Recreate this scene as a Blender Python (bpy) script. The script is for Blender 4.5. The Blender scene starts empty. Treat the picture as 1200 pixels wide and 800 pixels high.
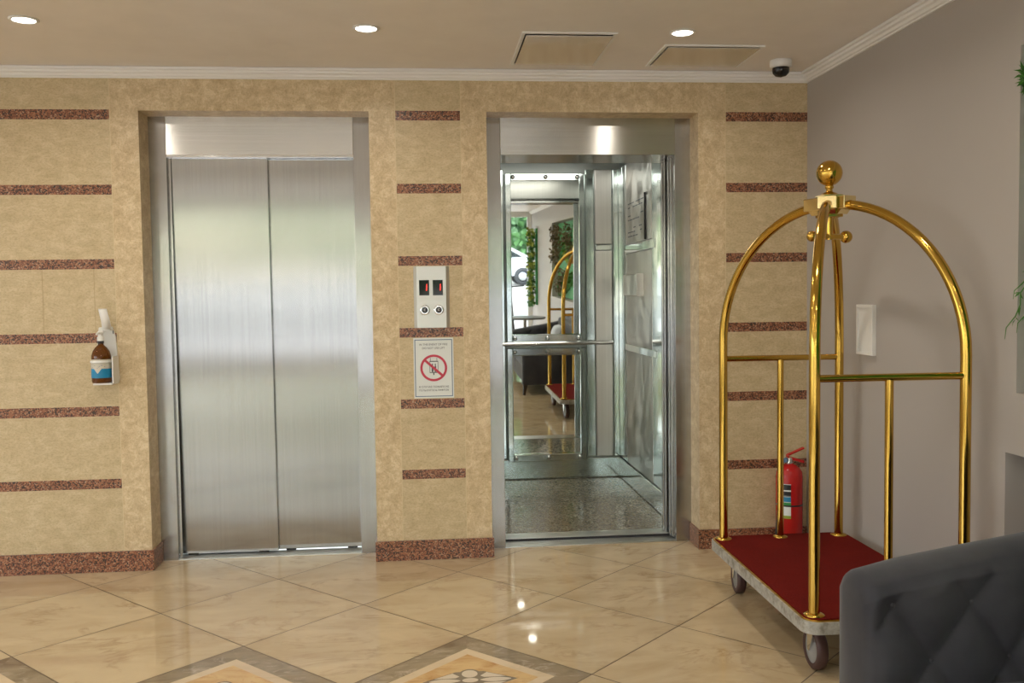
import bpy, math, random
from mathutils import Vector, Matrix
random.seed(7)
PI = math.pi
D = bpy.data
COL = bpy.context.scene.collection
sc = bpy.context.scene

# ------------------------------------------------------------------ materials
def mat(name, color=(.8, .8, .8), rough=.5, metal=0., **kw):
    m = D.materials.new(name); m.use_nodes = True
    b = m.node_tree.nodes['Principled BSDF']
    b.inputs['Base Color'].default_value = (*color, 1)
    b.inputs['Roughness'].default_value = rough
    b.inputs['Metallic'].default_value = metal
    for k, v in kw.items():
        b.inputs[k.replace('_', ' ')].default_value = v
    m.diffuse_color = (*color, 1)
    return m
def nd(m, t, **kw):
    n = m.node_tree.nodes.new(t)
    for k, v in kw.items(): setattr(n, k, v)
    return n
def lk(m, a, b): m.node_tree.links.new(a, b)
def bs(m): return m.node_tree.nodes['Principled BSDF']
def ramp(m, fac, stops, interp='LINEAR'):
    r = nd(m, 'ShaderNodeValToRGB'); cr = r.color_ramp; cr.interpolation = interp
    while len(cr.elements) < len(stops): cr.elements.new(.5)
    for e, (p, c) in zip(cr.elements, stops):
        e.position = p; e.color = (*c, 1)
    lk(m, fac, r.inputs[0]); return r.outputs[0]
def noise(m, scale, detail=4, rough=.55, dist=0, vec=None, stretch=None, coord='Object'):
    n = nd(m, 'ShaderNodeTexNoise'); n.inputs['Scale'].default_value = scale
    n.inputs['Detail'].default_value = detail; n.inputs['Roughness'].default_value = rough
    n.inputs['Distortion'].default_value = dist
    if vec is None: vec = nd(m, 'ShaderNodeTexCoord').outputs[coord]
    if stretch:
        mp = nd(m, 'ShaderNodeMapping'); mp.inputs['Scale'].default_value = stretch
        lk(m, vec, mp.inputs[0]); vec = mp.outputs[0]
    lk(m, vec, n.inputs['Vector']); return n.outputs[0]
def mix(m, fac, a, b, mode='MIX'):
    n = nd(m, 'ShaderNodeMix', data_type='RGBA', blend_type=mode)
    for s, v in ((n.inputs[0], fac), (n.inputs[6], a), (n.inputs[7], b)):
        if isinstance(v, (int, float)): s.default_value = v
        elif isinstance(v, tuple): s.default_value = (*v, 1)
        else: lk(m, v, s)
    return n.outputs[2]
def bump(m, h, strength, dist=.01):
    b = nd(m, 'ShaderNodeBump'); b.inputs['Strength'].default_value = strength
    b.inputs['Distance'].default_value = dist
    lk(m, h, b.inputs['Height']); lk(m, b.outputs[0], bs(m).inputs['Normal'])

def stone(name, lo, mid, hi, st=None):
    m = mat(name, mid, .42)
    n1 = noise(m, 13, 9, .74, .5, stretch=st); n2 = noise(m, 85, 6, .75, stretch=st)
    c = ramp(m, n1, [(.36, lo), (.5, mid), (.62, hi)])
    c2 = ramp(m, n2, [(.32, (.66, .62, .55)), (.52, (1, 1, 1)), (.72, (1.0, 1.0, 1.0))])
    lk(m, mix(m, .85, c, c2, 'MULTIPLY'), bs(m).inputs['Base Color'])
    bump(m, n2, .12, .002); return m
TRAV = stone('travertine', (.53, .415, .235), (.60, .475, .28), (.67, .545, .345), (1, 1, 1.8))
TRAVF = stone('travertine_frame', (.54, .40, .225), (.65, .505, .30), (.77, .635, .42), (1.4, 1, 1.4))
GROUT = mat('stone_joint', (.66, .54, .33), .7)
def granite():
    m = mat('red_granite', (.35, .15, .10), .28)
    v = nd(m, 'ShaderNodeTexVoronoi'); v.inputs['Scale'].default_value = 190
    lk(m, nd(m, 'ShaderNodeTexCoord').outputs['Object'], v.inputs['Vector'])
    s = nd(m, 'ShaderNodeSeparateColor'); lk(m, v.outputs['Color'], s.inputs[0])
    c = ramp(m, s.outputs[0], [(0, (.05, .03, .025)), (.25, (.20, .075, .04)), (.55, (.32, .13, .065)), (.8, (.40, .20, .11)), (.95, (.46, .30, .2))], 'CONSTANT')
    lk(m, c, bs(m).inputs['Base Color']); return m
GRAN = granite()
def marble(name, base, dark, vein, vs=1.0, rough=.045):
    m = mat(name, base, rough)
    tc = nd(m, 'ShaderNodeTexCoord').outputs['Object']
    at = nd(m, 'ShaderNodeAttribute'); at.attribute_name = 'rnd'
    sc_ = nd(m, 'ShaderNodeVectorMath', operation='SCALE'); sc_.inputs['Scale'].default_value = 137
    lk(m, at.outputs['Color'], sc_.inputs[0])
    ad = nd(m, 'ShaderNodeVectorMath', operation='ADD'); lk(m, tc, ad.inputs[0]); lk(m, sc_.outputs[0], ad.inputs[1])
    v = ad.outputs[0]
    n = noise(m, 2.2 * vs, 6, .6, .8, vec=v, stretch=(1, 2.2, 1))
    c = ramp(m, n, [(.3, dark), (.52, base), (.75, tuple(min(1, x * 1.12) for x in base))])
    w = noise(m, 1.7 * vs, 7, .62, 1.6, vec=v, stretch=(1.0, 1.9, 1))
    vm = ramp(m, w, [(.455, (0, 0, 0)), (.495, (1, 1, 1)), (.535, (0, 0, 0))])
    w2 = noise(m, 4.5 * vs, 5, .6, .5, vec=v)
    vm2 = mix(m, 1., vm, ramp(m, w2, [(.45, (0, 0, 0)), (.7, (1, 1, 1))]), 'MULTIPLY')
    mx = nd(m, 'ShaderNodeMix', data_type='RGBA'); lk(m, vm2, mx.inputs[0])
    lk(m, c, mx.inputs[6]); mx.inputs[7].default_value = (*vein, 1)
    t = mix(m, .10, mx.outputs[2], at.outputs['Color'], 'OVERLAY')
    lk(m, t, bs(m).inputs['Base Color']); return m
MARB = marble('cream_marble', (.56, .435, .265), (.48, .355, .20), (.38, .26, .14))
MARBL = marble('pale_marble', (.66, .52, .34), (.60, .46, .29), (.52, .4, .25), 1, .1)
EMPER = marble('brown_marble', (.30, .235, .15), (.20, .15, .09), (.5, .42, .32), 2.2)
ONYX = marble('honey_onyx', (.64, .43, .20), (.50, .28, .10), (.42, .2, .07), 3)
FLWR = mat('white_marble_petal', (.66, .56, .42), .12)
FGRY = mat('grey_marble_line', (.22, .18, .13), .12)
FGROUT = mat('floor_joint', (.14, .10, .06), .8)

def steel(name, color, rough, aniso, rot, wav=.0, wscale=2.0, tangent=(1, 0, 0), streak=None):
    m = mat(name, color, rough, 1.)
    b = bs(m)
    if aniso:
        b.inputs['Anisotropic'].default_value = aniso; b.inputs['Anisotropic Rotation'].default_value = rot
        c = nd(m, 'ShaderNodeCombineXYZ')
        for i in range(3): c.inputs[i].default_value = tangent[i]
        lk(m, c.outputs[0], b.inputs['Tangent'])
    if streak:
        n = noise(m, 1, 3, .5, stretch=streak)
        lk(m, ramp(m, n, [(.3, tuple(x * .93 for x in color)), (.7, tuple(min(1, x * 1.04) for x in color))]), b.inputs['Base Color'])
    if wav:
        bump(m, noise(m, wscale, 1, .4), wav, .05)
    return m
DOORM = steel('brushed_door_steel', (.445, .447, .435), .17, .93, 0.0, .012, 2.2, streak=(160, 1, 1.2))
JAMBM = steel('brushed_jamb_steel', (.46, .455, .44), .20, .9, 0.0, .015, 2.2, streak=(200, 1, 1))
HEADM = steel('brushed_header_steel', (.60, .58, .54), .24, .9, .25, .008, 2, streak=(1.2, 1, 220))
PANM = steel('brushed_cabin_steel', (.52, .50, .46), .30, .7, 0.0, .02, 3, streak=(150, 150, 1))
CHROM = steel('polished_steel', (.60, .65, .625), .10, 0, 0, .035, 4)
CABBACK = mat('cabin_gap', (.30, .32, .30), .4, .8)
MIRR = mat('mirror_glass', (.86, .90, .87), .015, 1.)
CHR = mat('chrome', (.75, .75, .74), .10, 1.)
DARKM = mat('dark_metal', (.05, .05, .055), .5, .6)
ALU = steel('sill_aluminium', (.72, .72, .69), .28, .5, .25)
BRASS = mat('polished_brass', (.62, .385, .075), .12, 1.)
BRASSL = mat('pale_brass', (.86, .68, .34), .12, 1.)
WHITE = mat('white_plaster', (.86, .85, .82), .6)
def paint():
    m = mat('grey_wall_paint', (.42, .385, .35), .55)
    bump(m, noise(m, 30, 3), .05, .003); return m
PAINT = paint()
WPAINT = mat('white_wall_paint', (.72, .72, .70), .6)
def ceilm():
    m = mat('ceiling_paint', (.84, .79, .74), .45)
    lk(m, ramp(m, noise(m, 5, 6, .6), [(.3, (.82, .77, .72)), (.7, (.87, .82, .77))]), bs(m).inputs['Base Color']); return m
CEIL = ceilm()
def speck(name, cols, scale, rough):
    m = mat(name, cols[1], rough)
    v = nd(m, 'ShaderNodeTexVoronoi'); v.inputs['Scale'].default_value = scale
    lk(m, nd(m, 'ShaderNodeTexCoord').outputs['Object'], v.inputs['Vector'])
    s = nd(m, 'ShaderNodeSeparateColor'); lk(m, v.outputs['Color'], s.inputs[0])
    lk(m, ramp(m, s.outputs[0], [(0, cols[0]), (.35, cols[1]), (.8, cols[2])], 'CONSTANT'), bs(m).inputs['Base Color']); return m
CABF = speck('cabin_granite_floor', [(.13, .115, .08), (.22, .195, .14), (.36, .33, .26)], 110, .12)
def carpet():
    m = mat('red_carpet', (.13, .010, .006), 1.0, 0, Specular_IOR_Level=.1)
    n = noise(m, 260, 3); n2 = noise(m, 7, 4)
    c = ramp(m, n, [(.35, (.10, .006, .004)), (.65, (.19, .013, .008))])
    lk(m, mix(m, .5, c, ramp(m, n2, [(.3, (.75, .75, .75)), (.7, (1.05, 1.05, 1.05))]), 'MULTIPLY'), bs(m).inputs['Base Color'])
    bump(m, n, .5, .004); return m
CARPET = carpet()
def bumperm():
    m = mat('scuffed_deck_edge', (.34, .32, .27), .5)
    lk(m, ramp(m, noise(m, 28, 6, .7), [(.35, (.20, .18, .14)), (.5, (.36, .34, .29)), (.7, (.52, .50, .44))]), bs(m).inputs['Base Color']); return m
BUMPER = bumperm()
RUBBER = mat('brown_rubber', (.075, .035, .03), .5)
GREYP = mat('grey_plastic', (.30, .29, .27), .45)
BLACK = mat('black_plastic', (.012, .012, .013), .35)
BLACKG = mat('black_gloss', (.006, .006, .007), .06)
RED = mat('red_enamel', (.50, .012, .012), .22)
WPL = mat('white_plastic', (.78, .77, .73), .35)
def velvet():
    m = mat('grey_velvet', (.03, .03, .036), .75, 0, Sheen_Weight=.18, Sheen_Roughness=.4)
    n = noise(m, 5, 4, .6)
    lk(m, ramp(m, n, [(.35, (.020, .020, .026)), (.65, (.036, .036, .041))]), bs(m).inputs['Base Color'])
    bump(m, noise(m, 350, 2), .12, .002); return m
VELVET = velvet()
AMBER = mat('amber_glass', (.20, .06, .006), .05, 0, Transmission_Weight=.5, IOR=1.45)
PAPER = mat('white_paper', (.76, .79, .76), .5)
LABEL = mat('cream_label', (.62, .58, .48), .5)
BLUE = mat('blue_print', (.01, .22, .42), .4)
NAVY = mat('blue_line', (.06, .13, .24), .5)
INK = mat('grey_ink', (.10, .11, .12), .6)
REDP = mat('red_print', (.55, .05, .09), .5)
BTNG = mat('grey_button', (.05, .055, .06), .3)
def emis(name, c, s):
    m = mat(name, c, .5); b = bs(m)
    b.inputs['Emission Color'].default_value = (*c, 1); b.inputs['Emission Strength'].default_value = s; return m
LAMP = emis('lamp_lens', (1, .95, .86), 20)
REDE = emis('red_digit', (1, .03, .02), 2.5)
CABL = emis('cabin_light', (1, .98, .92), 4.5)
GLASSM = mat('window_glass', (1, 1, 1), .0, 0, Transmission_Weight=1., IOR=1.01)
GLASSM.node_tree.nodes['Principled BSDF'].inputs['Specular IOR Level'].default_value = .2
FRAMEP = mat('white_window_frame', (.75, .75, .73), .4)
LEAF1 = mat('green_leaf', (.06, .19, .025), .5); LEAF2 = mat('yellow_green_leaf', (.30, .38, .04), .5)
LEAF3 = mat('brown_leaf', (.14, .10, .04), .6); LEAF4 = mat('pale_tree_leaf', (.26, .42, .22), .6)
LEAF5 = mat('fresh_tree_leaf', (.14, .30, .10), .6)
GREENB = mat('green_backing', (.02, .25, .05), .6)
BARK = mat('bark', (.16, .11, .07), .8)
CARW = mat('car_white', (.8, .8, .8), .12, 0, Coat_Weight=.5)
CARG = mat('car_window', (.02, .03, .03), .05)
TYRE = mat('tyre', (.06, .06, .06), .7)
PAVE = mat('light_paving', (.52, .50, .46), .8)
TWOOD = mat('table_grey', (.16, .15, .14), .4)
HATCH = mat('satin_hatch', (.78, .74, .68), .18, .7)
PILLOW = mat('silver_pillow', (.45, .47, .50), .5, .0, Sheen_Weight=.5)
WOODD = mat('dark_wood_leg', (.03, .018, .012), .4)

# ------------------------------------------------------------------ mesh builder
class MB:
    def __init__(s): s.v = []; s.f = []; s.m = []; s.sm = []; s.rnd = []
    def add(s, vs, fs, mi=0, smooth=False, rnd=0.):
        o = len(s.v); s.v += [tuple(p) for p in vs]
        for f in fs: s.f.append(tuple(i + o for i in f)); s.m.append(mi); s.sm.append(smooth); s.rnd.append(rnd)
        return s
    def box(s, a, b, mi=0, M=None):
        (x0, y0, z0), (x1, y1, z1) = a, b
        x0, x1 = min(x0, x1), max(x0, x1); y0, y1 = min(y0, y1), max(y0, y1); z0, z1 = min(z0, z1), max(z0, z1)
        vs = [(x0,y0,z0),(x1,y0,z0),(x1,y1,z0),(x0,y1,z0),(x0,y0,z1),(x1,y0,z1),(x1,y1,z1),(x0,y1,z1)]
        if M: vs = [M @ Vector(p) for p in vs]
        return s.add(vs, [(3,2,1,0),(4,5,6,7),(0,1,5,4),(1,2,6,5),(2,3,7,6),(3,0,4,7)], mi)
    def rbox(s, a, b, r, mi=0, axis='z', seg=4, M=None):
        """box with rounded vertical (axis) edges"""
        (x0, y0, z0), (x1, y1, z1) = a, b
        if axis == 'z': u0, v0, u1, v1, w0, w1 = x0, y0, x1, y1, z0, z1; f = lambda u, v, w: (u, v, w)
        elif axis == 'y': u0, v0, u1, v1, w0, w1 = z0, x0, z1, x1, y0, y1; f = lambda u, v, w: (v, w, u)
        else: u0, v0, u1, v1, w0, w1 = y0, z0, y1, z1, x0, x1; f = lambda u, v, w: (w, u, v)
        pts = rrect(u0, v0, u1, v1, r, seg)
        return s.prism(pts, w0, w1, mi, f, M)
    def prism(s, pts, w0, w1, mi=0, f=None, M=None, smooth=False):
        f = f or (lambda u, v, w: (u, v, w)); n = len(pts)
        vs = [f(p[0], p[1], w0) for p in pts] + [f(p[0], p[1], w1) for p in pts]
        if M: vs = [M @ Vector(p) for p in vs]
        s.add(vs, [tuple(range(n))[::-1], tuple(range(n, 2 * n))], mi)
        return s.add(vs, [(i, (i + 1) % n, n + (i + 1) % n, n + i) for i in range(n)], mi, smooth)
    def lathe(s, prof, c=(0, 0, 0), n=24, mi=0, M=None, cap=True):
        vs = []; fs = []
        for r, z in prof:
            for k in range(n):
                a = 2 * PI * k / n; vs.append((c[0] + r * math.cos(a), c[1] + r * math.sin(a), c[2] + z))
        for i in range(len(prof) - 1):
            for k in range(n):
                fs.append((i*n+k, i*n+(k+1)%n, (i+1)*n+(k+1)%n, (i+1)*n+k))
        if M: vs = [M @ Vector(p) for p in vs]
        s.add(vs, fs, mi, True)
        if cap: s.add(vs, [tuple(range(n))[::-1], tuple(range((len(prof)-1)*n, len(prof)*n))], mi)
        return s
    def tube(s, path, r, n=14, mi=0, cap=True):
        P = [Vector(p) for p in path]; T = []
        for i in range(len(P)):
            T.append((P[min(i+1, len(P)-1)] - P[max(i-1, 0)]).normalized())
        u = T[0].orthogonal().normalized(); vs = []
        R = r if isinstance(r, (list, tuple)) else [r] * len(P)
        for i, p in enumerate(P):
            u = (u - T[i] * u.dot(T[i])).normalized(); w = T[i].cross(u)
            for k in range(n):
                a = 2*PI*k/n; vs.append(p + (u*math.cos(a) + w*math.sin(a)) * R[i])
        fs = [(i*n+k, i*n+(k+1)%n, (i+1)*n+(k+1)%n, (i+1)*n+k) for i in range(len(P)-1) for k in range(n)]
        s.add(vs, fs, mi, True)
        if cap: s.add(vs, [tuple(range(n))[::-1], tuple(range((len(P)-1)*n, len(P)*n))], mi)
        return s
    def ball(s, c, r, mi=0, n=24, sz=1.0):
        m = n // 2
        prof = [(max(1e-5, r*math.sin(PI*i/m)), -r*sz*math.cos(PI*i/m)) for i in range(m + 1)]
        return s.lathe(prof, c, n, mi, cap=False)
    def build(s, name, mats, parent=None, bevel=0, label=None):
        me = D.meshes.new(name); me.from_pydata(s.v, [], s.f)
        for m in (mats if isinstance(mats, (list, tuple)) else [mats]): me.materials.append(m)
        me.polygons.foreach_set('material_index', s.m); me.polygons.foreach_set('use_smooth', s.sm)
        if any(s.rnd):
            at = me.color_attributes.new('rnd', 'FLOAT_COLOR', 'CORNER'); k = 0
            for p, r in zip(me.polygons, s.rnd):
                for _ in p.loop_indices: at.data[_].color = (.35+.3*r,)*3+(1,)
        me.update()
        o = D.objects.new(name, me); COL.objects.link(o)
        if parent: o.parent = parent; o.matrix_parent_inverse = parent.matrix_basis.inverted()
        if bevel:
            b = o.modifiers.new('bevel', 'BEVEL'); b.width = bevel; b.segments = 2; b.limit_method = 'ANGLE'; b.angle_limit = .6
            b.harden_normals = False
        if label: o['label'] = label
        return o
def rrect(u0, v0, u1, v1, r, seg=4):
    pts = []
    for cx, cy, a0 in ((u1-r, v1-r, 0), (u0+r, v1-r, 90), (u0+r, v0+r, 180), (u1-r, v0+r, 270)):
        for k in range(seg + 1):
            a = math.radians(a0 + 90*k/seg); pts.append((cx + r*math.cos(a), cy + r*math.sin(a)))
    return pts
def tag(o, label, cat, group=None):
    o['label'] = label; o['category'] = cat
    if group: o['group'] = group
    return o
def struct(o, label=None):
    o['kind'] = 'structure'
    if label: o['label'] = label
    return o
def empty(name, loc, label, cat, group=None, rz=0):
    o = D.objects.new(name, None); COL.objects.link(o); o.location = loc; o.rotation_euler = (0, 0, rz)
    o.empty_display_size = .1; bpy.context.view_layer.update()
    return tag(o, label, cat, group)
def text_mesh(name, body, size, loc, mat_, parent, thick=.0004, rot=(PI/2, 0, 0), align='CENTER'):
    c = D.curves.new(name, 'FONT'); c.body = body; c.size = size; c.align_x = align; c.align_y = 'CENTER'; c.extrude = thick
    t = D.objects.new(name, c); COL.objects.link(t); bpy.context.view_layer.update()
    me = D.meshes.new_from_object(t.evaluated_get(bpy.context.evaluated_depsgraph_get()))
    D.objects.remove(t); me.materials.clear(); me.materials.append(mat_)
    o = D.objects.new(name, me); COL.objects.link(o)
    o.location = loc; o.rotation_euler = rot
    if parent: o.parent = parent; o.matrix_parent_inverse = parent.matrix_basis.inverted()
    return o
def copy_tree(o, parent=None):
    c = o.copy(); COL.objects.link(c); c.parent = parent
    for ch in list(o.children): copy_tree(ch, c)
    return c

# ------------------------------------------------------------------ dimensions
CZ = 2.435                       # ceiling height
XR = 1.761                       # right wall
XL = -5.2; YB = -9.0             # left wall, window wall behind the camera
STR = [2.2156, 1.8583, 1.5018, 1.1454, .7885, .4331]   # centres of the granite bands
BH = .024                        # half height of a band
O1 = (-1.563, -.466); O2 = (.113, 1.19); OT = 2.236; RD = .155

# ------------------------------------------------------------------ floor
q = .6 / 2 ** .5
K = Vector((-.494, -.664)); a = Vector((q, q)); b = Vector((q, -q))
def clip(poly, x0, x1, y0, y1):
    for ax, lim, sg in ((0, x0, 1), (0, x1, -1), (1, y0, 1), (1, y1, -1)):
        out = []
        for i in range(len(poly)):
            p, r = poly[i], poly[(i+1) % len(poly)]
            dp, dr = sg*(p[ax]-lim), sg*(r[ax]-lim)
            if dp >= 0: out.append(p)
            if (dp >= 0) != (dr >= 0):
                t = dp/(dp-dr); out.append((p[0]+(r[0]-p[0])*t, p[1]+(r[1]-p[1])*t))
        poly = out
        if len(poly) < 3: return []
    return poly
fl = MB(); FM = [MARB, FGROUT, EMPER, MARBL, ONYX, FLWR, FGRY]
fl.box((XL-.2, YB-.25, -.06), (XR+.3, .16, -.0015), 1)
def fpoly(pts, mi, rnd, z=0.):
    pts = clip([tuple(p) for p in pts], XL-.2, XR+.01, YB-.05, .157)
    if pts:
        A = sum(pts[i][0]*pts[(i+1)%len(pts)][1]-pts[(i+1)%len(pts)][0]*pts[i][1] for i in range(len(pts)))
        if A < 0: pts = pts[::-1]
        fl.add([(x, y, z) for x, y in pts], [tuple(range(len(pts)))], mi, False, rnd)
def diamond(c, h):               # half diagonal h; top, right, bottom, left
    return [c + Vector((0, h)), c + Vector((h, 0)), c + Vector((0, -h)), c + Vector((-h, 0))]
J = K + b
inl = {}
for k in range(0, -8, -1):
    ap = J + k*(a+b); inl[(round((ap.x), 2), round(ap.y, 2))] = 1
for i in range(-22, 12):
    for j in range(-16, 22):
        ap = K + i*a + j*b; c = ap - Vector((0, q)); r = random.uniform(.05, 1)
        if not (XL-.7 < c.x < XR+.7 and YB-.7 < c.y < .7): continue
        if (round(ap.x, 2), round(ap.y, 2)) in inl:
            hs = [q-.003, q-.130, q-.188]
            for h0, h1, mi in ((hs[0], hs[1], 2), (hs[1], hs[2], 3)):
                o_, i_ = diamond(c, h0), diamond(c, h1)
                for e in range(4):
                    fpoly([o_[e], o_[(e+1) % 4], i_[(e+1) % 4], i_[e]], mi, random.uniform(.05, 1))
            fpoly(diamond(c, hs[2]), 4, r)
            def blob(cx, cy, rx, ry, mi, z, n=20, pw=1.):
                pts = []
                for s_ in range(n):
                    t = 2*PI*s_/n; ct, st_ = math.cos(t), math.sin(t)
                    pts.append((c.x+cx+rx*math.copysign(abs(ct)**(1), ct), c.y+cy+ry*math.copysign(abs(st_)**pw, st_)))
                fpoly(pts, mi, .3, z)
            fpoly([(c.x+dx, c.y+dy) for dx, dy in ((.165, 0), (.05, -.075), (0, -.075), (-.05, -.075), (-.165, 0), (-.05, .075), (0, .075), (.05, .075))], 6, .3, .0004)
            for sy in (1, -1):
                blob(0, .055*sy, .037, .041, 6, .0006); blob(0, .055*sy, .028, .032, 5, .0009)
                for sx in (1, -1):
                    fpoly([(c.x+sx*dx, c.y+sy*dy) for dx, dy in ((.036, .035), (.06, .064), (.125, .022), (.05, .022))], 5, .3, .0009)
            for sx in (1, -1):
                blob(.088*sx, 0, .055, .018, 5, .0009, pw=1.6)
            blob(0, 0, .028, .018, 5, .0011)
        else:
            fpoly(diamond(c, q-.0032), 0, r)
struct(fl.build('floor', FM), 'polished cream marble floor laid diagonally with brown and honey diamond inlays')

# ------------------------------------------------------------------ stone wall
def band_column(mb, x0, x1, y0=0., y1=RD, zt=CZ, joint_right=False, joint_left=False):
    z = 0.
    for s_ in STR[::-1]:
        mb.box((x0, y0, z), (x1, y1, s_-BH-.002), 0)
        mb.box((x0, y0, s_-BH-.002), (x1, y1, s_-BH), 2); mb.box((x0, y0-.0008, s_-BH), (x1, y1, s_+BH), 1)
        mb.box((x0, y0, s_+BH), (x1, y1, s_+BH+.002), 2); z = s_+BH+.002
    mb.box((x0, y0, z), (x1, y1, zt), 0)
G = .0035
w = MB()
band_column(w, XL, -1.697)
band_column(w, -.335, -.017)
band_column(w, 1.333, XR)
for x in (-1.697, -.335-G, -.017, 1.333-G): w.box((x, 0, 0), (x+G, RD, CZ), 2)
w.box((-1.697+G, 0, 0), (O1[0], RD, CZ), 3); w.box((O1[1], 0, 0), (-.335-G, RD, CZ), 3)
w.box((-.017+G, 0, 0), (O2[0], RD, CZ), 3); w.box((O2[1], 0, 0), (1.333-G, RD, CZ), 3)
w.box((O1[0], 0, OT), (O1[1], RD, CZ), 3); w.box((O2[0], 0, OT), (O2[1], RD, CZ), 3)
# unseen concrete behind, around the shafts, added to stop light leaks
w.box((XL-.2, .30, 0), (O1[0]-.04, .35, CZ+.3), 0); w.box((O1[1]+.04, .30, 0), (.03, .35, CZ+.3), 0)
w.box((1.27, .40, 0), (XR+.3, .45, CZ+.3), 0); w.box((1.60, RD, 0), (XR+.3, .40, CZ+.3), 0); w.box((O1[0]-.04, RD+.001, 2.32), (1.60, .45, CZ+.3), 0)
struct(w.build('wall_back', [TRAV, GRAN, GROUT, TRAVF]), 'beige travertine wall with narrow red granite bands')

def base(name, segs):
    m = MB()
    for x0, y0, x1, y1 in segs: m.box((x0, y0, 0), (x1, y1, .1), 0)
    return struct(m.build(name, GRAN, bevel=.002), 'red speckled granite skirting')
t = .014
base('baseboard_left', [(XL, -t, O1[0]+t*.0, 0), (O1[0], -t, O1[0]+.010, RD-.002)])
base('baseboard_middle', [(O1[1], -t, O2[0], 0), (O1[1]-.008, -t, O1[1], RD-.002), (O2[0], -t, O2[0]+.008, RD-.002)])
base('baseboard_right', [(O2[1], -t, XR, 0), (O2[1]-.010, -t, O2[1], RD-.002)])

# hairline slab joints left of the dispenser
hl = MB()
for x in (-2.035, -1.795): hl.box((x, -.0009, STR[3]+BH+.002), (x+.002, .01, STR[2]-BH-.002))
struct(hl.build('trim_4', mat('slab_joint', (.45, .33, .17), .7)), 'hairline vertical joints between stone slabs')
# crown moulding
def crown(name, p0, p1, nrm):
    """profile swept from p0 to p1, nrm points into the room"""
    pr = [(0, 0), (0, .046), (.052, .046), (.052, .034), (.040, .032), (.038, .022), (.026, .018), (.022, .008), (.012, .006), (.010, 0)]
    p0, p1, n_ = Vector(p0), Vector(p1), Vector(nrm); m = MB(); k = len(pr)
    vs = [p0 + n_*u + Vector((0, 0, CZ-.048+v)) for u, v in pr] + [p1 + n_*u + Vector((0, 0, CZ-.048+v)) for u, v in pr]
    m.add(vs, [(i, (i+1) % k, k+(i+1) % k, k+i) for i in range(k)] + [tuple(range(k)), tuple(range(k, 2*k))[::-1]])
    return struct(m.build(name, WHITE), 'white stepped crown moulding')
crown('trim_1', (XL, 0, 0), (XR, 0, 0), (0, -1, 0))
crown('trim_2', (XR, 0, 0), (XR, YB, 0), (-1, 0, 0))
tb = MB(); tb.box((XL, -4.66, CZ-.05), (XR-.06, -4.56, CZ)); struct(tb.build('trim_3', WHITE, bevel=.006), 'white ceiling moulding across the lobby')

# ceiling, side walls
c_ = MB(); c_.box((XL-.2, YB-.2, CZ), (XR+.3, .35, CZ+.1)); struct(c_.build('ceiling', CEIL), 'warm beige painted ceiling')
NU = (-6.2, -1.73, .976, 2.12); NL = (-4.6, -1.675, .08, .768)
r_ = MB()
r_.box((XR, -1.675, 0), (XR+.3, 0, CZ))
r_.box((XR, -1.73, NL[3]), (XR+.3, -1.675, CZ))
r_.box((XR, YB, NL[3]), (XR+.3, NL[1], NU[2]) if False else (XR+.3, -1.73, NU[2]))
r_.box((XR, YB, NU[3]), (XR+.3, -1.73, CZ)); r_.box((XR, YB, NU[2]), (XR+.3, NU[0], NU[3]))
r_.box((XR, YB, 0), (XR+.3, NL[0], NL[3])); r_.box((XR, NL[0], 0), (XR+.3, NL[1], NL[2]))
r_.box((XR+.24, NL[0], NL[2]), (XR+.3, NL[1], NL[3])); r_.box((XR+.14, NU[0], NU[2]), (XR+.3, NU[1], NU[3]))
struct(r_.build('wall_right', PAINT), 'plain grey painted side wall with two recessed niches')
l_ = MB(); l_.box((XL-.2, YB, 0), (XL, -7.6, CZ)); l_.box((XL-.2, -1.1, 0), (XL, .16, CZ)); l_.box((XL-.2, -7.6, 0), (XL, -1.1, .3)); l_.box((XL-.2, -7.6, 2.3), (XL, -1.1, CZ))
struct(l_.build('wall_left', WPAINT), 'white lobby side wall with wide windows added for daylight')
for k in range(3):  # unseen windows, added to let daylight in from the left
    y0 = -7.6+k*6.5/3; y1 = y0+6.5/3; wf = MB()
    for A, B in (((y0, .3), (y0+.05, 2.3)), ((y1-.05, .3), (y1, 2.3)), ((y0+.05, .3), (y1-.05, .36)), ((y0+.05, 2.24), (y1-.05, 2.3))): wf.box((XL-.13, A[0], A[1]), (XL-.05, B[0], B[1]))
    win = struct(wf.build('window_%d' % (k+5), FRAMEP, bevel=.003), 'unseen white framed window added to the left lobby wall for daylight')
    g = MB(); g.box((XL-.095, y0+.05, .36), (XL-.087, y1-.05, 2.24)); g.build('pane', GLASSM, win)
# window wall behind the camera
f_ = MB()
f_.box((XL-.2, YB-.2, 0), (XL+.3, YB, CZ)); f_.box((1.735, YB-.2, 0), (XR+.3, YB, CZ)); f_.box((XL, YB-.2, 2.40), (XR, YB, CZ)); f_.box((XL, YB-.2, 0), (XR, YB, .06))
struct(f_.build('wall_front', WPAINT), 'white wall around the shopfront windows')
xs = [XL+.3, -3.25, -1.6, 0.06, 1.735]
for k in range(4):
    wf = MB(); x0, x1 = xs[k], xs[k+1]
    for bx in (((x0, .06), (x0+.05, 2.40)), ((x1-.05, .06), (x1, 2.40)), ((x0+.05, .06), (x1-.05, .12)), ((x0+.05, 2.34), (x1-.05, 2.40))):
        wf.box((bx[0][0], YB-.13, bx[0][1]), (bx[1][0], YB-.05, bx[1][1]))
    win = struct(wf.build('window_%d' % (k+1), FRAMEP, bevel=.003), 'tall white framed shopfront window')
    g = MB(); g.box((x0+.05, YB-.095, .12), (x1-.05, YB-.087, 2.34)); g.build('pane', GLASSM, win)

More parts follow.
